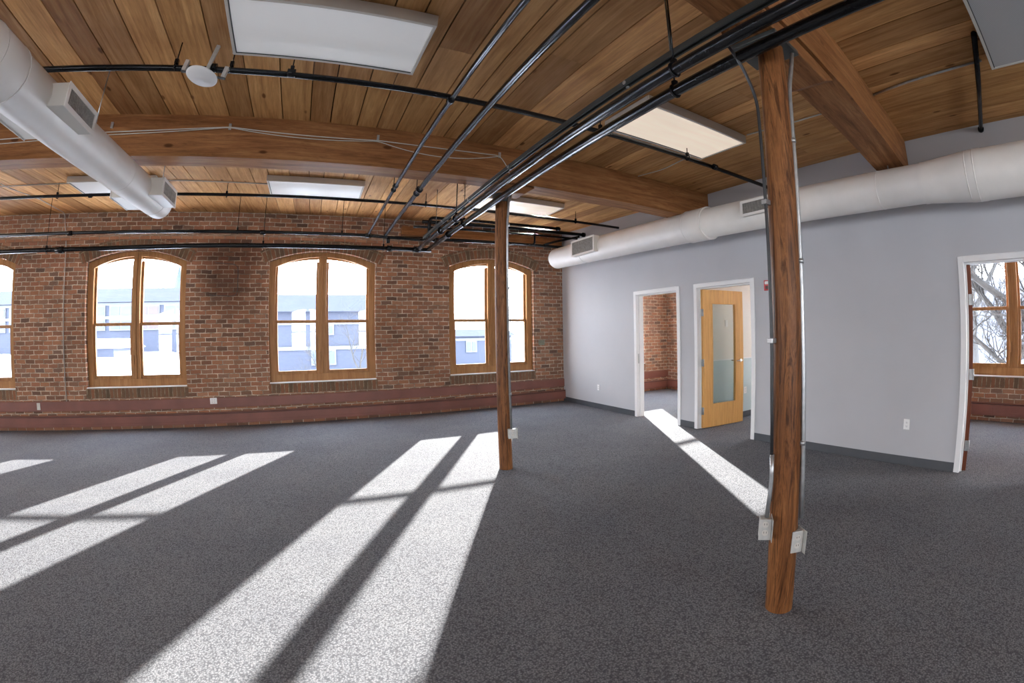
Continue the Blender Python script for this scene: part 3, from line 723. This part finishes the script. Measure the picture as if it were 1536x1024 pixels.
# strut channel above the bundle
t = thing('strut_channel', 'dark grey steel strut channel hanging just above the pipe bundle', 'strut', (1.66, 0, 3.06))
mb = MB(); mb.box(-.021, .021, BY + .1, 7.15, .018, .022); mb.box(-.021, -.017, BY + .1, 7.15, -.018, .018); mb.box(.017, .021, BY + .1, 7.15, -.018, .018)
mb.box(-.017, -.01, BY + .1, 7.15, -.018, -.014); mb.box(.01, .017, BY + .1, 7.15, -.018, -.014); mb.build('channel', M['dgrey'], t)
for y in (2.0, 3.75, 4.9, 6.0):
    mb = MB(); mb.tube([(-.022, y, .0), (-.03, y, .0)], .014, 6); mb.tube([(0, y, -.02), (0, y, -.03)], .012, 6); mb.build('bolt', M['galv'], t)
mb = MB()
for y in (1.6, 5.4, 6.4): mb.tube([(0, y, .02), (0, y, cz(y) - 3.06 + .004)], .005, 8)
build_pieces(mb, 'threaded_rod', M['dgrey'], t)
# pipes hung in front of the window wall
t = pipe('header_pipe', 'upper black pipe running along the brick window wall to the left edge', 'pipe',
     [(LX + .05, 7.31, 3.07), (.80, 7.31, 3.085), (1.06, 7.31, 3.07), (1.9, 7.31, 3.06)], .026, couplings=[((-.9, 7.31, 3.078), (1, 0, 0), .08), ((.775, 7.31, 3.085), (1, 0, 0), .10), ((-4.1, 7.31, 3.075), (1, 0, 0), .07)])
rods(t, [(-5.6, 7.31, 3.073, 3.67), (-1.3, 7.31, 3.08, 3.67), (.35, 7.31, 3.08, 3.67)], .026)
mb = MB(); mb.tube([(13.05, 0, .0), (13.05, 0, -.09)], .03, 14); mb.build('pipe_stub', M['black'], t)
t = pipe('header_pipe', 'lower thick black pipe passing close above the arched windows', 'pipe',
     [(LX + .05, 7.47, 2.85), (-3.6, 7.47, 2.87), (-1.6, 7.47, 2.905), (1.86, 7.47, 2.925)], .036, couplings=[((-4.35, 7.47, 2.862), (1, 0, 0), .14), ((1.15, 7.47, 2.922), (1, 0, 0), .08), ((1.62, 7.47, 2.925), (1, 0, 0), .12)])
rods(t, [(-4.6, 7.47, 2.862, 3.675), (-.9, 7.47, 2.91, 3.675), (1.05, 7.47, 2.92, 3.675)], .036)
# cluster of pipes by the right-hand window
g = 'black pipes clustered in front of the right brick window'
t = pipe('cluster_pipe', 'top black pipe of the cluster, dropping in an elbow at its left end', 'pipe', [(1.85, 7.6, 3.16), (1.85, 7.6, 3.52), (4.45, 7.6, 3.55)], .028, group=g, rad=.09, couplings=[((4.4, 7.6, 3.55), (1, 0, 0), .06)])
t = pipe('cluster_pipe', 'long black pipe of the cluster whose capped end reaches the grey wall', 'pipe', [(1.75, 7.72, 3.47), (5.09, 7.72, 3.52)], .033, group=g, couplings=[((5.08, 7.72, 3.52), (1, 0, 0), .05)])
t = pipe('cluster_pipe', 'slim black pipe of the cluster just below the capped one', 'pipe', [(1.6, 7.76, 3.38), (4.95, 7.76, 3.43)], .02, group=g)
t = pipe('cluster_pipe', 'lowest black pipe of the cluster, level with the duct end', 'pipe', [(1.3, 7.86, 3.19), (5.09, 7.86, 3.25)], .03, group=g)
t = pipe('cluster_pipe', 'small black pipe bent into a hook above the right brick window', 'pipe', [(3.9, 7.62, 3.42), (3.9, 7.62, 3.19), (3.3, 7.62, 3.18)], .02, group=g, rad=.06)
t = pipe('cluster_pipe', 'slanting black pipe joining two pipes of the cluster near the grey wall', 'pipe', [(4.95, 7.68, 3.46), (4.35, 7.78, 3.30), (4.2, 7.8, 3.24)], .022, group=g)
mb = MB(); mb.box(-.0, 3.5, 0, .16, -.09, .07)
lg = thing('timber_ledger', 'dark red timber ledger on top of the brick wall behind the pipe cluster', 'ledger', (1.55, D - .16, 3.5)); mb.build('timber', M['beam'], lg)
tb = thing('brick_ledge', 'narrow row of orange bricks standing proud above the pipes on the window wall', 'brick ledge', (0, D, 3.28))
mb = MB(); mb.face([(LX, -.03, -.035), (1.55, -.03, -.035), (1.55, -.03, .035), (LX, -.03, .035)], [(LX, 0), (1.55, 0), (1.55, .07), (LX, .07)])
mb.face([(LX, -.03, -.035), (1.55, -.03, -.035), (1.55, 0, -.035), (LX, 0, -.035)], [(LX, 0), (1.55, 0), (1.55, .03), (LX, .03)])
mb.face([(LX, -.03, .035), (1.55, -.03, .035), (1.55, 0, .035), (LX, 0, .035)], [(LX, 0), (1.55, 0), (1.55, .03), (LX, .03)]); mb.build('brick_row', M['brick_out'], tb)

# ---------------------------------------------------------------- access point
t = thing('access_point', 'round white wireless access point hanging from the sprinkler pipe', 'access point', (-.975, 3.09, 3.235))
mb = MB(); mb.lathe([(0, -.020), (.03, -.021), (.032, -.0195), (.055, -.018), (.095, -.010), (.108, .0), (.106, .008), (.09, .014), (0, .014)], seg=48)
o = mb.build('disc_housing', M['plate'], t)
mb = MB(); mb.lathe([(0, .014), (.075, .014), (.075, .028), (0, .028)], seg=32); mb.box(-.16, .15, .01, .03, .028, .034); mb.build('mounting_plate', M['slot'], t)
mb = MB(); mb.box(-.155, -.13, .0, .03, .034, .12); mb.box(.12, .145, .0, .03, .034, .12); mb.box(-.012, .012, .03, .05, .034, .31); build_pieces(mb, 'hanger_bracket', M['steelbox'], t)
t.scale = (1.1, 1.1, 1.0)
t.rotation_euler = (R(-6), R(8), 0)

# ---------------------------------------------------------------- cables
def cable(name, label, pts, r, mat='cable', cat='cable', parts=()):
    o = Vector(pts[0]); t = thing(name, label, cat, o)
    mb = MB(); mb.tube([Vector(p) - o for p in bend(pts, .12, 6)], r, 8); mb.build('cable_run', M[mat], t)
    for nme, ps, rr, mt in parts:
        mb = MB(); mb.tube([Vector(p) - o for p in bend(ps, .1, 5)], rr, 8); mb.build(nme, M[mt], t)
    return t
def sag(a, b, d, n=8):
    a, b = Vector(a), Vector(b)
    return [a.lerp(b, i / n) - Vector((0, 0, d * 4 * (i / n) * (1 - i / n))) for i in range(n + 1)]
yb = 4.385
s1 = sag((-6, yb, 3.36), (-2.2, yb, 3.38), .03) + sag((-2.2, yb, 3.38), (-.987, yb, 3.445), .01)[1:] + sag((-.987, yb, 3.445), (.487, yb, 3.42), .03)[1:] + sag((.487, yb, 3.42), (1.812, yb, 3.44), .012)[1:] + [(1.9, yb, 3.33), (1.95, yb, 3.2)]
s2 = sag((-6, yb - .008, 3.33), (-2.2, yb - .008, 3.35), .05) + sag((-2.2, yb - .008, 3.35), (-.987, yb - .008, 3.437), .015)[1:] + sag((-.987, yb - .008, 3.437), (.487, yb - .008, 3.41), .055)[1:] + sag((.487, yb - .008, 3.41), (1.812, yb - .008, 3.43), .10)[1:]
t = cable('data_cable', 'pair of thin pale cables sagging along the face of the long beam', s1, .005, parts=[('second_cable', s2, .004, 'cable')])
mb = MB(); o = Vector(s1[0])
for x in (-.987, .487, 1.812, -2.2): mb.box(x - o.x - .012, x - o.x + .012, -.002, .016, .06, .12)
build_pieces(mb, 'cable_clip', M['galv'], t)
cable('cable', 'thin pale conduit rising on the brick wall between the two left windows', [(-4.914, D - .012, .50), (-4.92, D - .012, 2.9), (-4.95, D - .012, 3.35), (-5.0, D - .014, 3.5), (-5.03, D - .014, 3.715), (-4.98, D - .2, 3.71), (-4.90, 7.5, cz(7.5) - .012), (-5.014, 6.84, cz(6.84) - .012), (-5.0, 6.56, cz(6.56) - .012)], .0075)
cable('cable', 'white surface conduit crossing the planks from the left edge to the light behind the duct', [(LX, 6.56, cz(6.56) - .012), (-5.05, 6.72, cz(6.7) - .012), (-3.78, 6.70, cz(6.7) - .012)], .009)
cable('cable', 'white surface conduit on the planks between the left duct and the middle ceiling light', [(-2.37, 6.62, cz(6.6) - .012), (-2.0, 6.62, cz(6.62) - .012), (-1.3, 6.66, cz(6.6) - .012), (-.80, 6.70, cz(6.7) - .012)], .009)
cable('cable', 'white cable looping from the near warm light to the near dark beam', [(3.80, 2.64, 3.548), (3.83, 2.44, 3.548), (3.88, 2.1, 3.548), (3.9, 1.75, 3.548), (3.88, 1.52, 3.548)], .008)
cable('cable', 'grey conduit on the planks between the near dark beam and the prismatic light', [(3.85, 1.22, 3.548), (3.80, .85, 3.546), (3.79, .2, 3.546)], .011, 'galv')
cable('cable', 'white cable curving from the near sprinkler pipe to the long beam', [(3.79, 3.26, 3.548), (3.80, 3.6, 3.548), (3.85, 4.0, 3.548), (3.76, 4.39, 3.548)], .0065)

cable('wire', 'thin dark abandoned wire on the sooty brick pier between the two left-centre windows', [(-1.93, D - .006, 2.83), (-1.49, D - .006, 2.80), (-1.49, D - .006, 2.24), (-2.02, D - .006, 2.27)], .005, 'dcable', 'wire')

# ---------------------------------------------------------------- red bands on the window wall
def heaterband(label, loc, rz, x0, x1, name, z0, z1, d, joints):
    t = thing(name, label, 'baseboard', loc, rz); mb = MB(); mb.box(x0, x1, -d, -.001, z0, z1); mb.build('cover', M['heater'], t, .004)
    if name == 'baseboard_heater':
        mb = MB(); mb.box(x0, x1, -d + .012, -.001, z1 + .0005, z1 + .018); mb.build('outlet_slot', M['heaterdark'], t)
        mb = MB(); mb.box(x0, x1, -d, -.001, z1 + .018, z1 + .03); mb.build('top_lip', M['heater'], t, .002)
        mb = MB(); mb.box(x0, x1, -d - .004, -d, z0, z0 + .05); mb.build('lower_rail', M['heater'], t, .002)
    mb = MB()
    for x in joints: mb.box(x - .012, x + .012, -d - .006, -d, z0 - .002, z1 + .002)
    if joints: build_pieces(mb, 'joint_cover', M['heater'], t, .002)
    return t
heaterband('upper oxide-red band along the brick window wall below the windows', (0, D, 0), 0, LX, RX - .002, 'wall_raceway', .33, .50, .03, [-1.0, 3.1])
heaterband('lower oxide-red baseboard heater along the foot of the brick window wall', (0, D, 0), 0, LX, RX - .002, 'baseboard_heater', .06, .225, .075, [1.15, 1.45])
heaterband('red band on the brick seen through the narrow left doorway', (0, D, 0), 0, RX + T, EX, 'wall_raceway', .33, .50, .03, [])
heaterband('red baseboard heater on the brick seen through the narrow left doorway', (0, D, 0), 0, RX + T, EX, 'baseboard_heater', .06, .225, .075, [])
heaterband('red baseboard heater under the end window of the first office', (EX, 0, 0), R(-90), -D + .08, -4.93, 'baseboard_heater', .06, .235, .075, [])
heaterband('red baseboard heater under the tree-view window in the right doorway', (EX, 0, 0), R(-90), -2.37, 3.0, 'baseboard_heater', .10, .27, .07, [-.9])
# ---------------------------------------------------------------- wall plates and alarm
def plate(name, label, cat, loc, rz, w=.072, h=.115, gangs=1, kind='outlet', mat='plate', d=.008):
    t = thing(name, label, cat, loc, rz); mb = MB(); mb.box(-w / 2, w / 2, -d, -.0005, -h / 2, h / 2); mb.build('cover_plate', M[mat], t, .002)
    if kind == 'outlet':
        for gx in [(i - (gangs - 1) / 2) * .046 for i in range(gangs)]:
            for z in (-.02, .02):
                mb = MB(); mb.box(gx - .016, gx + .016, -d - .002, -d, z - .013, z + .013); o = build_pieces(mb, 'socket', M['white'], t, .003)[0]
                mb = MB()
                for dx in (-.006, .006): mb.box(gx + dx - .001, gx + dx + .001, -d - .0028, -d - .002, z - .003, z + .007)
                mb.tube([(gx, -d - .002, z - .008), (gx, -d - .0028, z - .008)], .0025, 8); build_pieces(mb, 'socket_slot', M['slot'], o)
    return t
plate('wall_outlet', 'white wall outlet on the grey wall between the corner and the first door', 'outlet', (RX, 7.36, .42), R(-90))
plate('wall_outlet', 'white wall outlet low on the wide grey wall right of the near post', 'outlet', (RX, 1.51, .457), R(-90))
plate('wall_outlet', 'white double outlet on the red band below the pier left of the middle window', 'outlet', (-1.98, D - .032, .45), 0, .13, .105, 2)
plate('wall_plate', 'pale blank plate on the red band near the left edge', 'plate', (-5.52, D - .032, .42), 0, .075, .12, 1, 'blank', 'cable')
plate('wall_plate', 'grey-green painted patch plate on the brick beside the room corner', 'plate', (4.60, D, 1.31), 0, .15, .11, 1, 'blank', 'patch', .004)
plate('wall_outlet', 'white outlet on the pale blue wall seen past the glazed door', 'outlet', (6.45, 4.792, .47), 0)
plate('light_switch', 'white switch plate seen through the glass of the maple door', 'switch', (5.95, 4.80, 1.62), 0, .07, .11, 1, 'blank')
t = thing('fire_alarm', 'red fire alarm strobe on the grey wall, half hidden by the near post', 'fire alarm', (RX, 3.40, 2.09), R(-90))
mb = MB(); mb.box(-.058, .058, -.035, -.0005, -.068, .068); mb.build('alarm_housing', M['red'], t, .006)
mb = MB(); mb.box(-.028, .028, -.058, -.035, .012, .052); mb.build('strobe_lens', M['plate'], t, .005)
mb = MB(); mb.box(-.03, .03, -.042, -.035, -.05, -.005); mb.build('horn_grille', M['heaterdark'], t, .002)

# ---------------------------------------------------------------- outside
gb = MB(); N = 40
def gz(x, y):
    f = max(0, min(1, (-x - 5) / 7)); g_ = max(0, min(1, (y - 12) / 22)); return -1.5 + (2.15 * f * g_ * (3 - 2 * g_) * g_ if True else 0) + .12 * math.sin(x * .5) * math.sin(y * .4)
X0, X1, Y0_, Y1_ = -90, 70, 9.3, 130
for i in range(60):
    for j in range(50):
        a, b = X0 + (X1 - X0) * i / 60, X0 + (X1 - X0) * (i + 1) / 60; c, d_ = Y0_ + (Y1_ - Y0_) * (j / 50) ** 1.6, Y0_ + (Y1_ - Y0_) * ((j + 1) / 50) ** 1.6
        gb.face([(a, c, gz(a, c)), (b, c, gz(b, c)), (b, d_, gz(b, d_)), (a, d_, gz(a, d_))], None, 0, True)
sn = gb.build('snow_ground', M['snow']); tag(sn, kind='structure')
gb = MB(); gb.quadface([(8.9, -90, -1.8), (90, -90, -1.8), (90, 9.3, -1.8), (8.9, 9.3, -1.8)]); tag(gb.build('snow_yard', M['snow']), kind='structure')
# long mill building with a slate roof band and rows of windows
def block(name, label, x0, x1, y, depth, z0, zeave, zroof, rows, step, over=.4):
    t = thing(name, label, 'building', ((x0 + x1) / 2, y, z0)); w = (x1 - x0) / 2
    mb = MB(); mb.box(-w, w, 0, depth, 0, zeave - z0); mb.build('wall', M['facade'], t)
    mb = MB(); h = zroof - zeave; b = zeave - z0
    mb.hexa([(-w - .3, -over, b), (w + .3, -over, b), (-w - .3, depth + over, b), (w + .3, depth + over, b), (-w + .2, h * .9, b + h), (w - .2, h * .9, b + h), (-w + .2, depth - h * .9, b + h), (w - .2, depth - h * .9, b + h)])
    mb.build('roof', M['roof'], t)
    for (za, zb, pitch, ww) in rows:
        k = int((2 * w - .6) / pitch)
        mb = MB(); mb.box(-w, w, -.08, 0, zb - z0, zb - z0 + .22); mb.build('trim_band', M['trimw'], t)
        for i in range(k):
            cx = -w + .3 + (i + .5) * (2 * w - .6) / k
            f = MB(); f.box(cx - ww / 2 - .1, cx + ww / 2 + .1, -.1, 0, za - z0 - .1, zb - z0); o = f.build('window_surround', M['trimw'], t)
            g_ = MB(); g_.box(cx - ww / 2, cx - .06, -.13, -.1, za - z0, zb - z0 - .1); g_.box(cx + .06, cx + ww / 2, -.13, -.1, za - z0, zb - z0 - .1)
            build_pieces(g_, 'window_glass', M['winblue'] if i % 4 or name == 'house' else M['pinkp'], o)
    return t
block('mill_building', 'long blue-grey building with slate roof beyond the left windows', -46, -10.6, 40, 12, .3, 4.55, 5.75, [(3.55, 4.30, 2.4, 1.9), (2.45, 3.25, 2.4, 1.9)], 0)
block('house', 'blue-grey house with white windows beyond the middle window', -3.2, 3.9, 30, 8, -1.6, 3.1, 4.25, [(1.75, 2.3, 3.4, 1.2), (-.1, .75, 3.4, 1.4)], 0)
block('house', 'hazy grey house far beyond the right brick window', 9.2, 17, 38, 8, -1.6, 1.4, 2.0, [(.1, 1.0, 2.2, .8)], 0)
t = thing('shed', 'white snow-covered shed roof in front of the long building', 'shed', (-16, 31, .2)); mb = MB(); mb.box(-2.5, 2.2, 0, 5, 0, .9); mb.build('wall', M['facade'], t)
mb = MB(); mb.hexa([(-2.8, -.3, .9), (2.5, -.3, .9), (-2.8, 5.3, .9), (2.5, 5.3, .9), (-2.6, 1.5, 1.5), (1.6, 1.5, 1.5), (-2.6, 5.3, 1.5), (1.6, 5.3, 1.5)]); mb.build('snow_roof', M['snow'], t)
t = thing('church_spire', 'pale green pointed church spire on the skyline above the long building', 'spire', (-23.9, 80, 2)); mb = MB(); mb.lathe([(1.6, 0), (1.5, 6.5), (.9, 7.8), (0, 11.6)], seg=8); mb.build('steeple', M['copper'], t)
t = thing('chimney', 'slim chimney on the skyline at the left edge of the first full window', 'chimney', (-42, 80, 2)); mb = MB(); mb.lathe([(.7, 0), (.55, 12.5), (0, 12.5)], seg=12); mb.build('stack', M['spire'], t)
# bare trees
def tree(label, loc, h, seed, spread=.9, lean=(0, 0), maxd=6, r0=.16, group=None, ten=3):
    rr = random.Random(seed); t = thing('bare_tree', label, 'tree', loc, 0, group); mb = MB(); tw = MB()
    def grow(p, d, L, r, dep):
        n_ = 4; pts = [p]; q = Vector(p); dd = Vector(d)
        for i in range(n_):
            dd = (dd + Vector((rr.uniform(-1, 1), rr.uniform(-1, 1), rr.uniform(-.5, .8))) * .16).normalized(); q = q + dd * L / n_; pts.append(q.copy())
        (mb if dep < 4 else tw).tube(pts, [r * (1 - .38 * i / n_) for i in range(n_ + 1)], 8 if dep < 2 else (5 if dep < 4 else 3), False)
        if dep >= maxd: return
        for k in range(ten if dep < 3 else 3):
            j = pts[-1] if k == 0 else pts[rr.randint(2, n_)]
            nd_ = (dd + Vector((rr.uniform(-1, 1), rr.uniform(-1, 1), rr.uniform(-.35, .7))) * spread).normalized()
            grow(j, nd_, L * rr.uniform(.62, .86), r * (.62 if k == 0 else .48), dep + 1)
    grow(Vector((0, 0, 0)), Vector((lean[0], lean[1], 1)).normalized(), h * .28, r0, 0)
    mb.build('trunk_and_boughs', M['bark'], t, weld=False)
    tag(tw.build('twigs', M['bark'], t, weld=False), kind='stuff')
    return t
tree('tall leaning bare tree just behind the forked one in the right doorway window', (13.0, -1.5, -1.8), 12.5, 4, .62, (.02, .80), 6, .24)
tree('bare tree behind the big leaning one, seen through the right doorway', (17, .3, -1.8), 12, 9, .8, (0, .35), 6, .2)
tree('tall bare tree farther back at the right edge of the right doorway window', (23, 3.2, -1.8), 15, 21, .9, (0, .1), 6, .22)
tree('leafless shrubby tree in front of the blue-grey house', (2.2, 24, -1.6), 5.2, 13, 1.15, (.0, 0), 6, .09)
tree('smaller leafless bush left of the shrubby tree by the house', (.2, 23, -1.6), 3.6, 31, 1.2, (.0, 0), 6, .07)
t = thing('bare_tree', 'forked bare tree closest outside, pale boughs slanting across the right doorway window', 'tree', (12.6, -.75, -1.8))
def bough(name, pts, r, seed):
    rr = random.Random(seed); mb = MB(); tw = MB(); pts = [Vector(p) for p in pts]; n_ = len(pts)
    mb.tube(bend(pts, .3, 4), [r * (1 - .6 * i / (len(bend(pts, .3, 4)) - 1)) for i in range(len(bend(pts, .3, 4)))], 10, True)
    o = mb.build(name, M['bark'], t, weld=False)
    def sub(p, d, L, r_, dep):
        q = Vector(p); ps = [q.copy()]
        for i in range(4):
            d = (d + Vector((rr.uniform(-.3, .3), rr.uniform(-.5, .5), rr.uniform(-.35, .55)))).normalized(); q = q + d * L / 4; ps.append(q.copy())
        tw.tube(ps, [r_ * (1 - .15 * i) for i in range(5)], 5, False)
        if dep < 4:
            for _ in range(3): sub(ps[rr.randint(1, 4)], (d + Vector((rr.uniform(-.5, .5), rr.uniform(-1, 1), rr.uniform(-.6, .9)))).normalized(), L * .68, r_ * .6, dep + 1)
    for i in range(1, n_):
        for k in range(4):
            p = pts[i - 1].lerp(pts[i], rr.random()); sub(p, Vector((rr.uniform(-.3, .3), rr.uniform(-.4, 1), rr.uniform(-.1, 1))).normalized(), rr.uniform(.6, 1.1), r * .28, 0)
    tag(tw.build('twigs', M['bark'], o, weld=False), kind='stuff')
tm = MB(); tm.tube([(0, 0, 0), (.02, .1, .9), (0, .3, 1.7)], [.3, .25, .2], 14); tm.build('trunk', M['bark'], t)
bough('bough', [(0, .3, 1.6), (.1, .9, 2.25), (.05, 1.6, 2.9), (.1, 2.3, 3.9), (.2, 2.9, 4.6)], .15, 1)
bough('bough', [(0, .25, 1.5), (-.1, 1.0, 2.0), (-.2, 1.8, 2.35), (-.1, 2.7, 3.1), (0, 3.4, 3.5)], .10, 2)
bough('bough', [(0, .35, 1.6), (.1, .7, 2.8), (.2, 1.15, 3.7), (.2, 1.3, 5.0), (.3, 1.8, 6.2)], .11, 3)
bough('bough', [(0, .2, 1.6), (.1, .15, 3.0), (.1, .5, 4.4), (.2, .4, 6.0)], .12, 4)
hb = MB(); 
for i in range(40):
    y0, y1 = -60 + i * 3.2, -60 + (i + 1) * 3.2; f = lambda y: 8.5 + 1.6 * math.sin(y * .09) + .4 * math.sin(y * .37)
    for (xa, xb, k0, k1) in ((46, 62, 0, .6), (62, 85, .6, 1)):
        hb.face([(xa, y0, -1.8 + (f(y0) + 1.8) * k0), (xa, y1, -1.8 + (f(y1) + 1.8) * k0), (xb, y1, -1.8 + (f(y1) + 1.8) * k1), (xb, y0, -1.8 + (f(y0) + 1.8) * k1)], None, 0, True)
tag(hb.build('wooded_hill', M['hill']), kind='structure')

# ---------------------------------------------------------------- light
w = bpy.data.worlds.new('sky'); SC.world = w; w.use_nodes = True; nt = w.node_tree; nt.nodes.clear()
o = nt.nodes.new('ShaderNodeOutputWorld'); bg = nt.nodes.new('ShaderNodeBackground'); tc = nt.nodes.new('ShaderNodeTexCoord'); sx = nt.nodes.new('ShaderNodeSeparateXYZ')
nt.links.new(tc.outputs['Generated'], sx.inputs[0])
nt.links.new(ramp(nt, sx.outputs['Z'], [(0., (.97, .98, 1.)), (.35, (.90, .94, 1.)), (1., (.66, .79, 1.))]), bg.inputs[0]); bg.inputs[1].default_value = SKY = 21.0
nt.links.new(bg.outputs[0], o.inputs[0])
s = bpy.data.lights.new('sun', 'SUN'); s.energy = 40; s.angle = R(.7); s.color = (1, .95, .88)
so = bpy.data.objects.new('sun', s); C.objects.link(so); so.location = (20, 30, 20)
so.rotation_euler = Vector((-1.44, -2.575, -1.0)).to_track_quat('-Z', 'Y').to_euler()
def portal(x, y, z, rz, sx_, sy_):
    l = bpy.data.lights.new('sky_portal', 'AREA'); l.shape = 'RECTANGLE'; l.size = sx_; l.size_y = sy_; l.cycles.is_portal = True
    ob = bpy.data.objects.new('sky_portal', l); C.objects.link(ob); ob.location = (x, y, z)
    d_ = Vector((math.sin(rz), -math.cos(rz), 0)); ob.rotation_euler = d_.to_track_quat('-Z', 'Z').to_euler()
for c in front_c: portal(c, D + .30, 1.9, 0, 2.0, 2.4)
for c in end_c: portal(EX + .30, -c, 1.9, R(-90), 2.0, 2.4)
for c in back_fill_c: portal(c, BY - .30, 1.9, R(180), 2.0, 2.4)
for c in left_fill_c: portal(LX - .30, c, 1.9, R(90), 2.0, 2.4)

# ---------------------------------------------------------------- camera (wide-angle lens, mild fisheye)
cd = bpy.data.cameras.new('camera'); co = bpy.data.objects.new('camera', cd); C.objects.link(co)
cd.type = 'PANO'; cd.panorama_type = 'FISHEYE_LENS_POLYNOMIAL'; cd.sensor_fit = 'HORIZONTAL'; cd.sensor_width = 36
cd.fisheye_polynomial_k0 = 0; cd.fisheye_polynomial_k1 = -0.062430569; cd.fisheye_polynomial_k2 = 0; cd.fisheye_polynomial_k3 = 3.5123628e-06; cd.fisheye_polynomial_k4 = 2.1998892e-07
cd.fisheye_fov = R(220); cd.shift_x = -0.077383; cd.shift_y = -0.009394
yw, pi_, rl = R(34.11665), R(-0.26269), R(-0.94582)
f_ = Vector((math.sin(yw) * math.cos(pi_), math.cos(yw) * math.cos(pi_), math.sin(pi_)))
rt = Vector((math.cos(yw), -math.sin(yw), 0)); up_ = rt.cross(f_)
r2 = rt * math.cos(rl) + up_ * math.sin(rl); u2 = -rt * math.sin(rl) + up_ * math.cos(rl)
mt = Matrix((r2, u2, -f_)).transposed().to_4x4(); mt.translation = (0, 0, 1.5); co.matrix_world = mt
SC.camera = co
vs = SC.view_settings; vs.view_transform = 'Standard'; vs.look = 'None'; vs.exposure = 0.0; vs.gamma = 1; vs.use_curve_mapping = False
SC.cycles.max_bounces = 10; SC.cycles.diffuse_bounces = 6; SC.cycles.transparent_max_bounces = 16; SC.cycles.sample_clamp_indirect = 6
